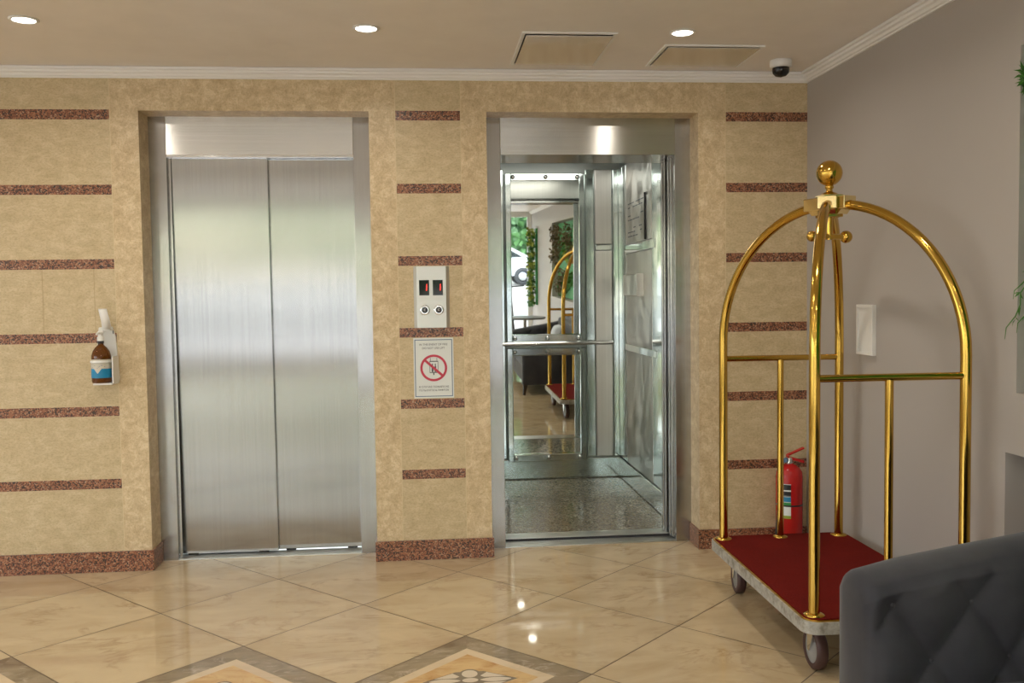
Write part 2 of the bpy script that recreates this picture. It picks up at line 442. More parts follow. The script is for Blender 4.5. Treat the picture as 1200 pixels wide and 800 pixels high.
# ------------------------------------------------------------------ lifts
TH = math.radians(1.0)
def elevator_front(name, x0, x1, jl, jr, label, closed):
    e = empty(name, ((x0+x1)/2, RD, 0), label, 'elevator')
    w0, w1 = x0-.02, x1+.02
    def jamb(a0, a1, side):
        m = MB(); m.box((a0, RD, 0), (a1, RD+.022, OT+.008))
        # return running back into the reveal
        xr = a1 if side < 0 else a0
        if not closed: m.box((xr-.012 if side < 0 else xr, RD+.022, 0), (xr if side < 0 else xr+.012, RD+.045, OT-.19))
        m.build('door_jamb', JAMBM, e, bevel=.0015)
    jamb(w0, jl, -1); jamb(jr, w1, 1)
    m = MB(); m.box((jl, RD-.002, 2.047), (jr, RD+.02, OT+.008)); m.box((jl, RD+.02, 2.047), (jr, RD+.30, 2.062))
    m.build('header_panel', HEADM, e, bevel=.0015)
    s_ = MB(); y0 = RD+.004; s_.box((x0, y0, -.05), (x1, RD+.105, .001), 1); s_.box((x0, y0-.0035, -.01), (x1, y0, .005), 0)
    for k in range(4):
        yy = y0+.004+k*.025; s_.box((jl, yy, .001), (jr, yy+.019, .005), 0)
    s_.build('door_sill', [ALU, DARKM], e)
    return e
def leaf(e, xa, xb, y, th=TH, mt=DOORM, nm='door_panel', z0=.014, z1=2.052, lab=None):
    m = MB(); M = Matrix.Translation((0, y, z0)) @ Matrix.Rotation(th, 4, 'X')
    m.box((xa, 0, 0), (xb, .022, z1-z0), 0, M)
    o = m.build(nm, mt, e, bevel=.002)
    if lab: o['label'] = lab
    for u in (xa+.05, xb-.10):
        g = MB(); g.box((u, y+.004, .004), (u+.05, y+.018, z0+.001)); g.build('door_guide', BLACK, o)
    return o
e1 = elevator_front('elevator', O1[0], O1[1], -1.479, -.556, 'closed brushed steel elevator on the left, two shut door panels', True)
leaf(e1, -1.50, -.99, .224, lab='left door panel, overlapping in front')
leaf(e1, -1.005, -.535, .250)
m = MB(); m.box((-1.479, .178, .006), (-1.465, .186, 2.046)); m.build('jamb_return', JAMBM, e1, label='narrow dark steel strip')
# shaft behind the closed doors: dark box
m = MB(); m.box((-1.60, .30, 0), (-.44, .34, 2.3)); m.build('shaft_cover', DARKM, e1)
m = MB(); m.box((-1.479, .158, 2.036), (-.556, .200, 2.049)); m.build('track_edge', CHR, e1)

e2 = elevator_front('elevator', O2[0], O2[1], .193, 1.108, 'open elevator on the right with mirrored steel cabin and granite cabin floor', False)
for k, (x, y) in enumerate(((1.098, .205), (1.092, .232))):
    leaf(e2, x, x+.42, y, 0.0)
for k, (x, y) in enumerate(((1.083, .277), (1.075, .306))):
    leaf(e2, x, x+.40, y, 0.0, nm='cabin_door_panel')
CY0, CY1, CX0, CX1, CF = .39, 1.87, .09, 1.17, .018
m = MB(); m.box((.02, .266, -.03), (1.25, .375, CF-.003), 1)
for k in range(4): m.box((.02, .267+k*.027, CF-.003), (1.25, .288+k*.027, CF+.001))
m.build('cabin_sill', [ALU, DARKM], e2)
m = MB(); m.box((CX0-.03, .375, -.05), (CX1+.03, CY1+.05, CF)); m.build('cabin_floor', CABF, e2)
m = MB(); m.box((CX0-.03, .30, 2.24), (CX1+.03, CY1+.05, 2.28)); m.build('cabin_ceiling', CHROM, e2)
m = MB(); m.box((CX0+.2, .75, 2.225), (CX1-.2, 1.5, 2.24)); m.build('cabin_lamp', CABL, e2)
m = MB(); m.box((.05, .376, 2.085), (1.20, .40, 2.24)); m.build('cabin_door_header', PANM, e2, bevel=.003)
m = MB(); m.box((.05, .30, 2.08), (1.3, .372, 2.14)); m.build('door_track', CHR, e2, bevel=.003)
# back wall: substrate and strips
m = MB(); m.box((CX0-.03, CY1, CF), (CX1+.03, CY1+.04, 2.24)); m.build('cabin_wall', CABBACK, e2)
m = MB(); m.box((CX0-.03, CY0, CF), (CX0, CY1, 2.24)); m.build('cabin_wall', CABBACK, e2)
m = MB(); m.box((CX1, CY0, CF), (CX1+.03, CY1, 2.24)); m.build('cabin_wall', CABBACK, e2)
m = MB(); m.box((CX0-.05, .376, CF), (.175, CY0+.004, 2.085)); m.build('front_return', PANM, e2)
m = MB(); m.box((1.125, .376, CF), (CX1+.03, CY0+.004, 2.085)); m.build('front_return', PANM, e2)
yb = CY1
def mirror(z0, z1):
    # glass leans 1.2 degrees, standing in a deep polished frame
    m = MB(); M = Matrix.Translation((0, yb-.004, (z0+z1)/2)) @ Matrix.Rotation(math.radians(1.15), 4, 'X')
    h = (z1-z0)/2; m.box((.365, -.026, -h), (.905, -.020, h), 0, M); g = m.build('mirror', MIRR, e2)
    f = MB()
    for (xa, xb, za, zb) in ((.355, .395, z0-.04, z1+.04), (.875, .915, z0-.04, z1+.04), (.395, .875, z0-.04, z0+.012), (.395, .875, z1-.012, z1+.04)):
        f.box((xa, yb-.05, za), (xb, yb, zb))
    f.build('mirror_frame', CHROM, g, bevel=.005)
    for x in (.41, .64, .862):
        for z in (z0-.014, z1+.014):
            s_ = MB(); s_.lathe([(.016, 0), (.016, .004), (.011, .010), (.001, .012)], n=16, M=Matrix.Translation((x, yb-.05, z)) @ Matrix.Rotation(PI/2, 4, 'X')); s_.build('screw_cap', CHR, g)
mirror(1.035, 2.13); mirror(.19, .912)
def strip(xa, xb, za, zb, mt, nm='wall_strip', d=.012):
    m = MB(); m.box((xa, yb-d, za), (xb, yb, zb)); return m.build(nm, mt, e2, bevel=.004)
strip(.925, .985, .17, 2.2, CHROM); strip(.992, 1.112, 1.676, 2.2, PANM, 'wall_panel'); strip(.992, 1.112, .17, 1.63, PANM, 'wall_panel')
strip(.992, 1.112, 1.634, 1.672, WPAINT if False else CHROM); strip(1.12, 1.165, .17, 2.2, CHROM)
strip(.10, .345, .17, 2.2, CHROM); strip(CX0, CX1, CF+.004, .160, CHROM, 'skirting', .016)
# right cabin wall
def sstrip(ya, yb_, za, zb, mt, nm='wall_strip', d=.012):
    m = MB(); m.box((CX1-d, ya, za), (CX1, yb_, zb)); return m.build(nm, mt, e2, bevel=.004)
sstrip(.88, 1.60, 1.655, 2.2, PANM, 'wall_panel'); sstrip(.88, 1.60, .17, 1.593, PANM, 'wall_panel')
sstrip(1.61, 1.72, .17, 2.2, CHROM); sstrip(1.73, 1.85, .17, 2.2, CHROM); sstrip(.72, .87, .17, 2.2, CHROM); sstrip(.42, .71, .17, 2.2, CHROM, d=.02)
sstrip(.78, 1.60, 1.596, 1.652, CHROM, d=.018)
sstrip(CY0, CY1-.02, CF+.004, .160, CHROM, 'skirting', .016); sstrip(.72, 1.60, .94, .985, CHROM, 'handrail_band', .022)
# notice plate and call box on the right cabin wall
m = MB(); m.box((CX1-.018, 1.03, 1.665), (CX1-.012, 1.52, 1.945)); npl = m.build('notice_plate', PANM, e2, bevel=.001)
m = MB(); m.box((CX1-.0215, 1.022, 1.66), (CX1-.012, 1.03, 1.95)); m.build('plate_edge', BLACK, npl)
m = MB()
rr = random.Random(3)
for k in range(9):
    z = 1.915-k*.027; 
    if k in (2, 5): continue
    y = 1.50
    while y > 1.10:
        L = rr.uniform(.03, .08)
        if rr.random() < .78: m.box((CX1-.0185, y-L, z), (CX1-.0178, y, z+.007))
        y -= L+.012
m.build('notice_text', INK, npl)
m = MB(); m.rbox((CX1-.055, 1.09, 1.31), (CX1-.012, 1.50, 1.45), .006, axis='y'); m.build('intercom_box', PANM, e2, bevel=.003)
# handrail on the back wall
m = MB(); m.tube([(.30, yb-.085, .985), (1.10, yb-.085, .985)], .014, 16); hr = m.build('handrail', CHR, e2)
for x in (.42, .92):
    m = MB(); m.tube([(x, yb-.085, .985), (x, yb-.04, .985), (x, yb-.02, .975)], .008); m.build('rail_bracket', CHR, hr)

# ------------------------------------------------------------------ call panel and notice
cp = MB(); cp.prism([(-.262, 0.), (-.245, -.016), (-.100, -.016), (-.083, 0.)], 1.169, 1.474, 0)
PANELM = steel('panel_steel', (.66, .67, .64), .42, .4, .25)
cpo = tag(cp.build('call_panel', PANELM, bevel=.0015), 'brushed steel call panel with two small displays between the elevators', 'call panel')
for i, x in enumerate((-.2090, -.1415)):
    m = MB(); m.box((x-.025, -.0172, 1.330), (x+.025, -.0155, 1.406)); dp = m.build('display', BLACKG, cpo, bevel=.0006)
    m = MB(); m.prism([(x+.009, 1.354), (x+.0125, 1.354), (x+.0155, 1.368), (x+.0145, 1.385), (x+.0125, 1.387), (x+.0105, 1.366)], 0, 1, f=lambda u, v, w: (u, -.0180+.0006*w, v)); m.build('digit', REDE, dp)
for x in (-.2075, -.1385):
    M = Matrix.Translation((x, -.0158, 1.2575)) @ Matrix.Rotation(PI/2, 4, 'X')
    m = MB(); m.lathe([(.025, 0), (.025, .003), (.022, .005), (.018, .005)], n=28, M=M); bt = m.build('button_ring', CHR, cpo)
    m = MB(); m.lathe([(.0155, .003), (.0155, .007), (.0145, .0082), (.001, .0085)], n=28, M=M); cap = m.build('button', BTNG, bt)
    text_mesh('button_letter', 'C', .015, (x, -.0248, 1.2575), WPL, cap)
nt = MB(); nt.box((-.268, -.0022, .816), (-.069, 0, 1.118))
nto = tag(nt.build('notice_sheet', PAPER), 'white fire notice with red prohibition circle below the call panel', 'notice')
m = MB(); y0, y1 = -.0030, -.0021
for A, B in (((-.262, .824), (-.2585, 1.110)), ((-.0785, .824), (-.075, 1.110)), ((-.2585, .824), (-.0785, .8275)), ((-.2585, 1.1065), (-.0785, 1.110))):
    m.box((A[0], y0, A[1]), (B[0], y1, B[1]))
m.build('blue_border', NAVY, nto)
cx, cz = -.1685, .9675; R0, R1 = .067, .0555
m = MB(); n = 48
vs = []; 
for rr_ in (R0, R1):
    for k in range(n): t_ = 2*PI*k/n; vs.append((cx+rr_*math.cos(t_), y0-.0004, cz+rr_*math.sin(t_)))
m.add(vs, [(k, (k+1) % n, n+(k+1) % n, n+k) for k in range(n)])
M = Matrix.Translation((cx, 0, cz)) @ Matrix.Rotation(math.radians(42), 4, 'Y'); m.box((-.060, y0-.0006, -.006), (.060, y1, .006), 0, M)
m.build('prohibition_sign', REDP, nto)
m = MB()
for A, B in (((-.189, .998), (-.146, 1.0025)), ((-.189, .9425), (-.146, .946)), ((-.189, .9425), (-.1865, 1.0)), ((-.1485, .9425), (-.146, 1.0)), ((-.186, 1.0025), (-.1835, 1.0175)), ((-.1535, 1.0025), (-.151, 1.0175)), ((-.1715, .932), (-.1655, .9425))):
    m.box((A[0], y0, A[1]), (B[0], y1, B[1]))
for xx in (-.1745, -.1605):
    m.box((xx-.0045, y0, .947), (xx+.0045, y1, .975)); m.box((xx-.0025, y0, .975), (xx+.0025, y1, .989))
m.build('lift_pictogram', INK, nto)
for body, z, s_ in (('IN THE EVENT OF FIRE', 1.0845, .0140), ('DO NOT USE LIFT', 1.0665, .0140), ('В СЛУЧАЕ ПОЖАРА НЕ', .8725, .0132), ('ПОЛЬЗУЙТЕСЬ ЛИФТОМ', .855, .0120)):
    text_mesh('notice_text', body, s_, (-.1685, -.0028, z), INK, nto)

# ------------------------------------------------------------------ sanitiser dispenser and bottle
dp = empty('soap_dispenser_bracket', (-1.74, 0, .93), 'white wall bracket with curved lever holding a pump bottle', 'dispenser')
bp = MB(); bp.prism([(-1.776, 1.197), (-1.715, 1.200), (-1.700, 1.150), (-1.688, .950), (-1.692, .930), (-1.790, .925), (-1.792, .95), (-1.783, 1.15)], -.012, 0, f=lambda u, v, w: (u, w, v))
bp.build('back_plate', WPL, dp, bevel=.002)
m = MB(); m.box((-1.694, -.095, .932), (-1.688, -.012, 1.06)); m.build('side_flange', WPL, dp)
m = MB(); m.box((-1.7110, -.0130, 1.165), (-1.7070, -.0115, 1.182)); m.build('lock_slot', BLACK, dp)
m = MB(); m.box((-1.778, -.112, .926), (-1.690, -.010, .934)); m.build('tray', WPL, dp, bevel=.002)
m = MB()  # lever: a curved strap rising from the plate and bending over
pts = []
for k in range(13):
    u = k/12; z = 1.185+.102*u; yy = -.045-.035*math.sin(u*PI*.8); xx = -1.728-.010*u**2+.008*math.sin(u*PI)
    pts.append((xx, yy, z, .021-.002*u))
vs = []
for xx, yy, z, hw in pts: vs += [(xx-hw, yy-.002, z), (xx+hw, yy-.002, z), (xx+hw, yy+.002, z), (xx-hw, yy+.002, z)]
fs = [(4*i+j, 4*i+(j+1) % 4, 4*i+4+(j+1) % 4, 4*i+4+j) for i in range(12) for j in range(4)]+[(3, 2, 1, 0), (48, 49, 50, 51)]
m.add(vs, fs, 0, True); m.box((-1.765, -.05, 1.183), (-1.711, -.010, 1.189)); m.build('lever', WPL, dp)
bx, by = -1.752, -.062
m = MB()
for zz in (1.030,):
    m.lathe([(.0475, 0), (.0495, .001), (.0495, .009), (.0475, .010)], (bx, by, zz), 28, cap=False)
m.build('holder_ring', WPL, dp)
bo = MB(); bo.lathe([(.001, 0), (.043, 0), (.0455, .006), (.0455, .112), (.0445, .128), (.038, .150), (.026, .168), (.015, .178), (.013, .182), (.013, .192)], (bx, by, .935), 32)
bot = tag(bo.build('sanitizer_bottle', AMBER), 'amber pump bottle with white and blue label in the wall bracket', 'bottle')
m = MB(); m.lathe([(.0459, .024), (.0459, .112)], (bx, by, .935), 32, cap=False); lb = m.build('label_band', LABEL, bot)
m = MB(); nn = 33; vs = []
for k in range(nn):
    t_ = PI*(1.0+k/(nn-1)); xx = math.cos(t_); zt_ = .068 - .024*max(0, 1-abs(xx+.08)/.38)
    for z in (.024, zt_): vs.append((bx+.0462*math.cos(t_), by+.0462*math.sin(t_), .935+z))
m.add(vs, [(2*k, 2*k+2, 2*k+3, 2*k+1) for k in range(nn-1)], 0, True); m.build('blue_print', BLUE, lb)
m = MB()
rr = random.Random(5)
for k in range(11):
    t_ = PI*1.5+rr.uniform(-.8, .7); z = .935+rr.uniform(.066, .085); u = Vector((bx+.0464*math.cos(t_), by+.0464*math.sin(t_), z)); m.ball(u, .0017, 0, 6)
m.build('label_marks', NAVY, lb)
m = MB(); m.lathe([(.0145, 0), (.0145, .012), (.006, .014), (.006, .02)], (bx, by, 1.122), 20); m.build('bottle_collar', BLACK, bot)
m = MB(); m.lathe([(.016, 0), (.016, .018), (.010, .022), (.010, .034), (.013, .035), (.013, .044), (.008, .048)], (bx, by, 1.134), 20)
m.tube([(bx, by, 1.172), (bx-.003, by-.03, 1.173), (bx-.004, by-.042, 1.166)], .0045, 10); m.build('pump', WPL, bot)

# ------------------------------------------------------------------ right wall details
sp = empty('wall_box', (XR, -.675, 1.04), 'small cream rectangular box on the grey wall behind the trolley', 'wall box')
m = MB(); 
for A, B in (((-.752, 1.038), (-.741, 1.262)), ((-.609, 1.038), (-.598, 1.262)), ((-.741, 1.038), (-.609, 1.050)), ((-.741, 1.248), (-.609, 1.262))): m.box((XR-.020, A[0], A[1]), (XR, B[0], B[1]))
m.build('frame', WPL, sp, bevel=.002)
m = MB(); m.box((XR-.012, -.741, 1.050), (XR-.001, -.609, 1.248)); m.build('cover', WPL, sp)
# fire extinguisher
ex, ey = 1.628, -.10
fx = empty('fire_extinguisher', (ex, ey, 0), 'red fire extinguisher standing on the floor behind the trolley', 'fire extinguisher')
m = MB(); m.lathe([(.001, .004), (.058, .004), (.062, .0), (.063, .020), (.0665, .024), (.0665, .385), (.063, .410), (.050, .430), (.032, .443), (.020, .447), (.020, .452)], (ex, ey, 0), 36); m.build('cylinder', RED, fx)
m = MB(); m.lathe([(.017, .45), (.017, .478), (.012, .485)], (ex, ey, 0), 16); m.build('valve', CHR, fx)
m = MB(); m.tube([(ex-.018, ey-.005, .470), (ex-.030, ey-.02, .470)], .012, 14); m.build('gauge', NAVY, fx)
for z0, z1, th in ((.476, .476, .014), (.488, .524, .009)):
    m = MB(); L = .075
    m.add([(ex-.012, ey-.013, z0), (ex-.012, ey+.013, z0), (ex+L, ey+.013, z1 if th < .012 else z1-.025), (ex+L, ey-.013, z1 if th < .012 else z1-.025),
           (ex-.012, ey-.013, z0+th), (ex-.012, ey+.013, z0+th), (ex+L, ey+.013, (z1 if th < .012 else z1-.025)+th), (ex+L, ey-.013, (z1 if th < .012 else z1-.025)+th)],
          [(3, 2, 1, 0), (4, 5, 6, 7), (0, 1, 5, 4), (1, 2, 6, 5), (2, 3, 7, 6), (3, 0, 4, 7)])
    m.build('squeeze_lever', RED, fx, bevel=.002)
m = MB(); m.tube([(ex-.01, ey, .466), (ex-.045, ey-.01, .458), (ex-.067, ey-.04, .38), (ex-.069, ey-.035, .22), (ex-.078, ey-.02, .05)], .008, 10); m.build('hose', BLACK, fx)
m = MB(); m.lathe([(.0672, .240), (.0682, .242), (.0682, .246), (.0672, .248)], (ex, ey, 0), 36, cap=False); m.build('strap', BLACK, fx)
m = MB(); vs = []; nn = 12
for i, (z0, z1, mi) in enumerate(((.195, .355, 0), (.180, .195, 4), (.325, .352, 1), (.265, .290, 2), (.245, .262, 3), (.296, .318, 1), (.200, .225, 0), (.292, .295, 1))):
    vs = []
    for k in range(nn):
        t_ = PI*(1.12+.30*k/(nn-1)); rad = .0668+.0002*(i > 0)
        for z in (z0, z1): vs.append((ex+rad*math.cos(t_), ey+rad*math.sin(t_), z))
    m.add(vs, [(2*k, 2*k+2, 2*k+3, 2*k+1) for k in range(nn-1)], mi, True)
m.build('label', [PAPER, BLACK, BLUE, GREENB, LEAF2], fx)

# ------------------------------------------------------------------ ceiling fittings
lights = [(-1.755, -.788), (-.426, -.726), (.91, -.718)]
def downlight(x, y, label, group='recessed ceiling downlights'):
    e = empty('ceiling_downlight', (x, y, CZ), label, 'ceiling light', group)
    m = MB(); m.lathe([(.044, 0.002), (.052, 0), (.056, -.001), (.056, -.004), (.046, -.007), (.042, -.004)], (x, y, CZ), 32, cap=False); m.build('trim_ring', WHITE, e)
    m = MB(); m.lathe([(.0435, -.003), (.030, -.006), (.001, -.007)], (x, y, CZ), 28, cap=False); m.build('lens', LAMP, e)
    l = D.lights.new('downlight_glow', 'AREA'); l.shape = 'DISK'; l.size = .085; l.energy = LE; l.color = (1, .92, .82); l.spread = math.radians(160)
    o = D.objects.new('downlight_glow', l); COL.objects.link(o); o.location = (x, y, CZ-.012); o.parent = e; o.matrix_parent_inverse = e.matrix_basis.inverted()
    return e
LE = 3.6
labs = ['round ceiling downlight nearest the left edge', 'round ceiling downlight between the two elevators', 'round ceiling downlight beside the ceiling hatches']
for (x, y), lb_ in zip(lights, labs): downlight(x, y, lb_)
for k, (x, y) in enumerate([(-3.1, -.78)]+[(x, -.72-1.36*r) for r in (1, 2, 3, 4) for x in (-3.1, -1.755, -.426, .93)]):
    downlight(x, y, 'round ceiling downlight farther back in the lobby, outside the view')
def hatch(x0, x1, y0, y1, skew, drop, label):
    e = empty('ceiling_hatch', ((x0+x1)/2, (y0+y1)/2, CZ), label, 'ceiling hatch', 'ceiling access hatches')
    m = MB(); w_ = .014
    for A, B in (((x0, y0), (x1, y0+w_)), ((x0, y1-w_), (x1, y1)), ((x0, y0+w_), (x0+w_, y1-w_)), ((x1-w_, y0+w_), (x1, y1-w_))):
        m.box((A[0], A[1], CZ-.006), (B[0], B[1], CZ))
    m.build('hatch_frame', WHITE, e)
    m = MB(); M = Matrix.Translation((0, y1-w_, CZ-.006)) @ Matrix.Rotation(math.radians(drop), 4, 'X')
    m.box((x0+w_+.004, -(y1-y0)+2*w_+.004, -.004), (x1-w_-.004, -.004, 0), 0, M); m.build('hatch_door', HATCH, e)
    m = MB(); m.box((x0+w_, y0+w_, CZ-.003), (x1-w_, y1-w_, CZ-.0005)); m.build('hatch_gap', DARKM, e)
hatch(.225, .635, -.70, -.155, 0, .45, 'square ceiling hatch nearer the middle, its satin door slightly open')
hatch(.885, .885+.46, -.525, -.145, 0, .3, 'ceiling hatch beside the security camera')
cm = empty('security_camera', (1.52, -.26, CZ), 'white dome security camera with dark lens on the ceiling corner', 'camera')
m = MB(); m.lathe([(.001, 0), (.050, 0), (.052, -.004), (.052, -.030), (.047, -.036), (.040, -.036)], (1.52, -.26, CZ), 32, cap=False); m.build('housing', WPL, cm)
m = MB(); m.lathe([(.040, -.034), (.041, -.048), (.037, -.062), (.025, -.074), (.001, -.080)], (1.52, -.26, CZ), 32, cap=False); m.build('dome', BLACKG, cm)

# ------------------------------------------------------------------ luggage trolley
TC = Vector((1.382, -1.12, 0)); PXH, PYH = .268, .505; DZ0, DZ1 = .165, .213
tr = empty('luggage_trolley', (TC.x, TC.y, 0), 'brass luggage trolley with red carpeted deck beside the grey wall', 'luggage trolley')
TM = Matrix.Translation(TC) @ Matrix.Rotation(math.radians(-.5), 4, 'Z')
def tp(x, y, z): return TM @ Vector((x, y, z))
ox, oy = PXH+.052, PYH+.058
m = MB(); m.prism(rrect(-ox, -oy, ox, oy, .055, 6), DZ0, DZ1-.006, 0, M=TM, smooth=False); m.build('deck_bumper', BUMPER, tr, bevel=.008)
m = MB(); m.prism(rrect(-ox+.007, -oy+.007, ox-.007, oy-.007, .050, 6), DZ1-.006, DZ1, 0, M=TM); m.build('deck_edging', BRASS, tr, bevel=.002)
m = MB(); m.prism(rrect(-ox+.014, -oy+.014, ox-.014, oy-.014, .045, 6), DZ1-.004, DZ1+.003, 0, M=TM); m.build('carpet', CARPET, tr)
def arch_pts(sx, sy):
    dl = math.hypot(PXH, PYH); pts = [(1, DZ1)]
    for z in (.5, .8, 1.1): pts.append((1, z))
    top = 1.662; z0 = 1.10
    for k in range(1, 21):
        t_ = PI/2*k/20
        s_ = max(math.cos(t_), .05/dl) if k < 20 else .03
        pts.append((s_, z0+(top-z0)*math.sin(t_)))
    return [tp(sx*PXH*s_, sy*PYH*s_, z) for s_, z in pts]
for sx in (-1, 1):
    for sy in (-1, 1):
        m = MB(); m.tube(arch_pts(sx, sy), .0190, 22); m.build('arched_post', BRASS, tr)
        p = tp(sx*PXH, sy*PYH, DZ1)
        m = MB(); m.lathe([(.036, .002), (.036, .006), (.024, .010), (.0195, .011)], p, 28, cap=False); m.build('post_flange', BRASS, tr)
for sy in (-1, 1):
    m = MB(); m.tube([tp(-PXH, sy*PYH, 1.028), tp(PXH, sy*PYH, 1.028)], .013, 18); m.build('side_rail', BRASS, tr)
    m = MB(); m.tube([tp(-.005, sy*PYH, DZ1), tp(-.005, sy*PYH, 1.02)], .0145, 18); m.build('centre_post', BRASS, tr)
    m = MB(); m.lathe([(.032, .002), (.032, .006), (.018, .010), (.016, .011)], tp(-.005, sy*PYH, DZ1), 28, cap=False); m.build('post_flange', BRASS, tr)
# crown block: hub and four arms pointing at the posts
m = MB()
m.box((-.040, -.040, 1.612), (.040, .040, 1.700), 0, TM)
ang = math.atan2(PYH, PXH)
for s1 in (-1, 1):
    for s2 in (-1, 1):
        aa = math.atan2(s2*PYH, s1*PXH); M = TM @ Matrix.Rotation(aa, 4, 'Z')
        m.box((.0, -.035, 1.640), (.098, .035, 1.690), 0, M)
        m.prism([(0, 1.622), (.062, 1.622), (.078, 1.640), (0, 1.640)], -.028, .028, 0, f=lambda u, v, w: (u, w, v), M=M)
m.build('crown_block', BRASSL, tr, bevel=.003)
c0 = tp(0, 0, 0)
m = MB(); m.lathe([(.036, 1.698), (.030, 1.706), (.014, 1.712), (.012, 1.722), (.017, 1.727), (.017, 1.734), (.012, 1.740)], (c0.x, c0.y, 0), 24, cap=False); m.ball((c0.x, c0.y, 1.785), .050, 0, 36); m.build('finial_ball', BRASS, tr)
m = MB(); m.lathe([(.012, 1.525), (.012, 1.63)], (c0.x, c0.y, 0), 16); m.build('hanging_rod', BRASS, tr)
m = MB()
A, B = tp(-.082, -.03, 1.538), tp(.082, .03, 1.538); m.tube([A, B], .011, 14); m.ball(A, .021, 0, 20); m.ball(B, .025, 0, 20); m.build('hook_bar', BRASS, tr)
# casters
def caster(x, y, ang, sw):
    p = tp(x, y, 0); e = MB(); M = Matrix.Translation(p) @ Matrix.Rotation(ang, 4, 'Z')
    e.box((-.035, -.035, .153), (.035, .035, DZ0), 0, M)
    for s_ in (-1, 1): e.prism([(-.028, .155), (.028, .155), (-.010, .066), (-.028, .066)], s_*.024-.002, s_*.024+.002, 0, f=lambda u, v, w: (u-sw, w, v), M=M)
    o = e.build('caster_fork', CHR, tr, bevel=.001)
    w_ = MB(); W_ = M @ Matrix.Translation((-.016-sw, 0, .075)) @ Matrix.Rotation(PI/2, 4, 'X')
    w_.lathe([(.052, -.017), (.066, -.020), (.073, -.015), (.075, -.006), (.075, .006), (.073, .015), (.066, .020), (.052, .017)], n=36, M=W_, cap=False); wh = w_.build('wheel_tyre', RUBBER, o)
    h = MB(); h.lathe([(.012, -.0205), (.046, -.013), (.053, -.016), (.053, .016), (.046, .013), (.012, .0205)], n=30, M=W_); h.build('wheel_hub', GREYP, o)
caster(-.235, -.455, math.radians(-91), .0); caster(-.235, .385, math.radians(-96), .0)
caster(.235, -.455, math.radians(95), .0); caster(.235, .400, math.radians(85), .0)

# ------------------------------------------------------------------ sofa (its arm end shows at the lower right)
so = empty('sofa', (1.3, -3.35, 0), 'dark grey velvet sofa with buttoned arm in the lower right corner', 'sofa')
SX0, SX1 = .885, 1.745; SYF, SYN = -2.30, -4.40
def armtop(x):
    P = [(.885, .570), (.895, .586), (.912, .597), (1.044, .627), (1.209, .653), (1.376, .678), (1.56, .715), (1.745, .76)]
    for (x0, z0), (x1, z1) in zip(P, P[1:]):
        if x <= x1: return z0+(z1-z0)*(x-x0)/(x1-x0)
    return .76
def tufted(name, f, nu, nv, parent, close):
    pass
def arm(yin, yout, flip):
    """upholstered arm: buttoned inner face at yin, plain outer face at yout"""
    m = MB(); nx, nz = 90, 60; zb = .12; s_ = 1 if yout > yin else -1
    ring = []
    def puff(x, z):
        u = (x-.955)/.207; v = (z-.535)/.290
        a_, b_ = u+v, u-v
        d1 = abs(math.sin(PI*a_)); d2 = abs(math.sin(PI*b_))
        h = (d1*d2)**.55
        edge = min(1, max(0, (armtop(x)-.03-z)/.03)) * min(1, max(0, (x-SX0-.012)/.03))
        return .028*h*edge + .012*(1-edge)
    vs = []
    for i in range(nx+1):
        x = SX0+(SX1-SX0)*i/nx; zt_ = armtop(x)
        for j in range(nz+1):
            z = zb+(zt_-.03-zb)*j/nz; y = yin-s_*puff(x, z)
            if j == nz: y = yin+s_*.002
            r_in = max(0, 1-(x-SX0)/.03); y += s_*.03*(1-math.sqrt(max(0, 1-r_in**2)))
            vs.append((x, y, z))
        for k in range(1, 9):                                    # rolled top
            t_ = PI*k/9; yc = (yin+yout)/2; hw = abs(yout-yin)/2*(1)
            r_in = max(0, 1-(x-SX0)/.03); hw *= .62+.38*math.sqrt(max(0, 1-r_in**2))
            vs.append((x, yc-s_*hw*math.cos(t_), zt_-.03+.03*math.sin(t_)))
        vs.append((x, yout-s_*.012*max(0, 1-(x-SX0)/.03)**2, zt_-.03)); vs.append((x, yout-s_*.012*max(0, 1-(x-SX0)/.03)**2, zb))
    n_ = nz+1+8+2; fs = []
    for i in range(nx):
        for j in range(n_-1):
            q_ = (i*n_+j, i*n_+j+1, (i+1)*n_+j+1, (i+1)*n_+j); fs.append(q_ if s_ < 0 else q_[::-1])
    fs.append(tuple(range(n_))); fs.append(tuple(range(nx*n_, nx*n_+n_))[::-1])
    m.add(vs, fs, 0, True)
    o = m.build('arm', VELVET, so)
    for r_ in range(0, 2):
        for c in range(-1, 5):
            x = .955+.207*(c+(.5 if r_ % 2 else 0)); z = .535-.145*r_
            if SX0+.03 < x < SX1-.05: g = MB(); g.ball((x, yin+s_*.004, z), .009, 0, 12); g.build('button', VELVET, o)
arm(-2.46, SYF, 1); arm(-4.24, SYN, -1)
m = MB(); m.box((SX0+.02, -4.24, .12), (SX1, -2.46, .20)); m.build('base', VELVET, so, bevel=.02)
for ya, yb2 in ((-3.345, -2.475), (-4.225, -3.355)):
    m = MB(); m.rbox((SX0+.01, ya, .20), (1.56, yb2, .33), .04, 0, 'z', 5); m.build('seat_cushion', VELVET, so, bevel=.03)
m = MB(); m.box((1.57, -4.24, .12), (SX1, -2.46, .78)); m.build('back', VELVET, so, bevel=.04)
for x, y, dx, dy in ((.92, -2.36, -.02, .02), (.92, -4.33, -.02, -.02), (1.68, -2.36, .02, .02), (1.68, -4.33, .02, -.02)):
    m = MB(); m.tube([(x, y, .12), (x+dx, y+dy, 0)], [.028, .016], 16); m.build('leg', WOODD, so)
m = MB()
nn = 16; vs = []
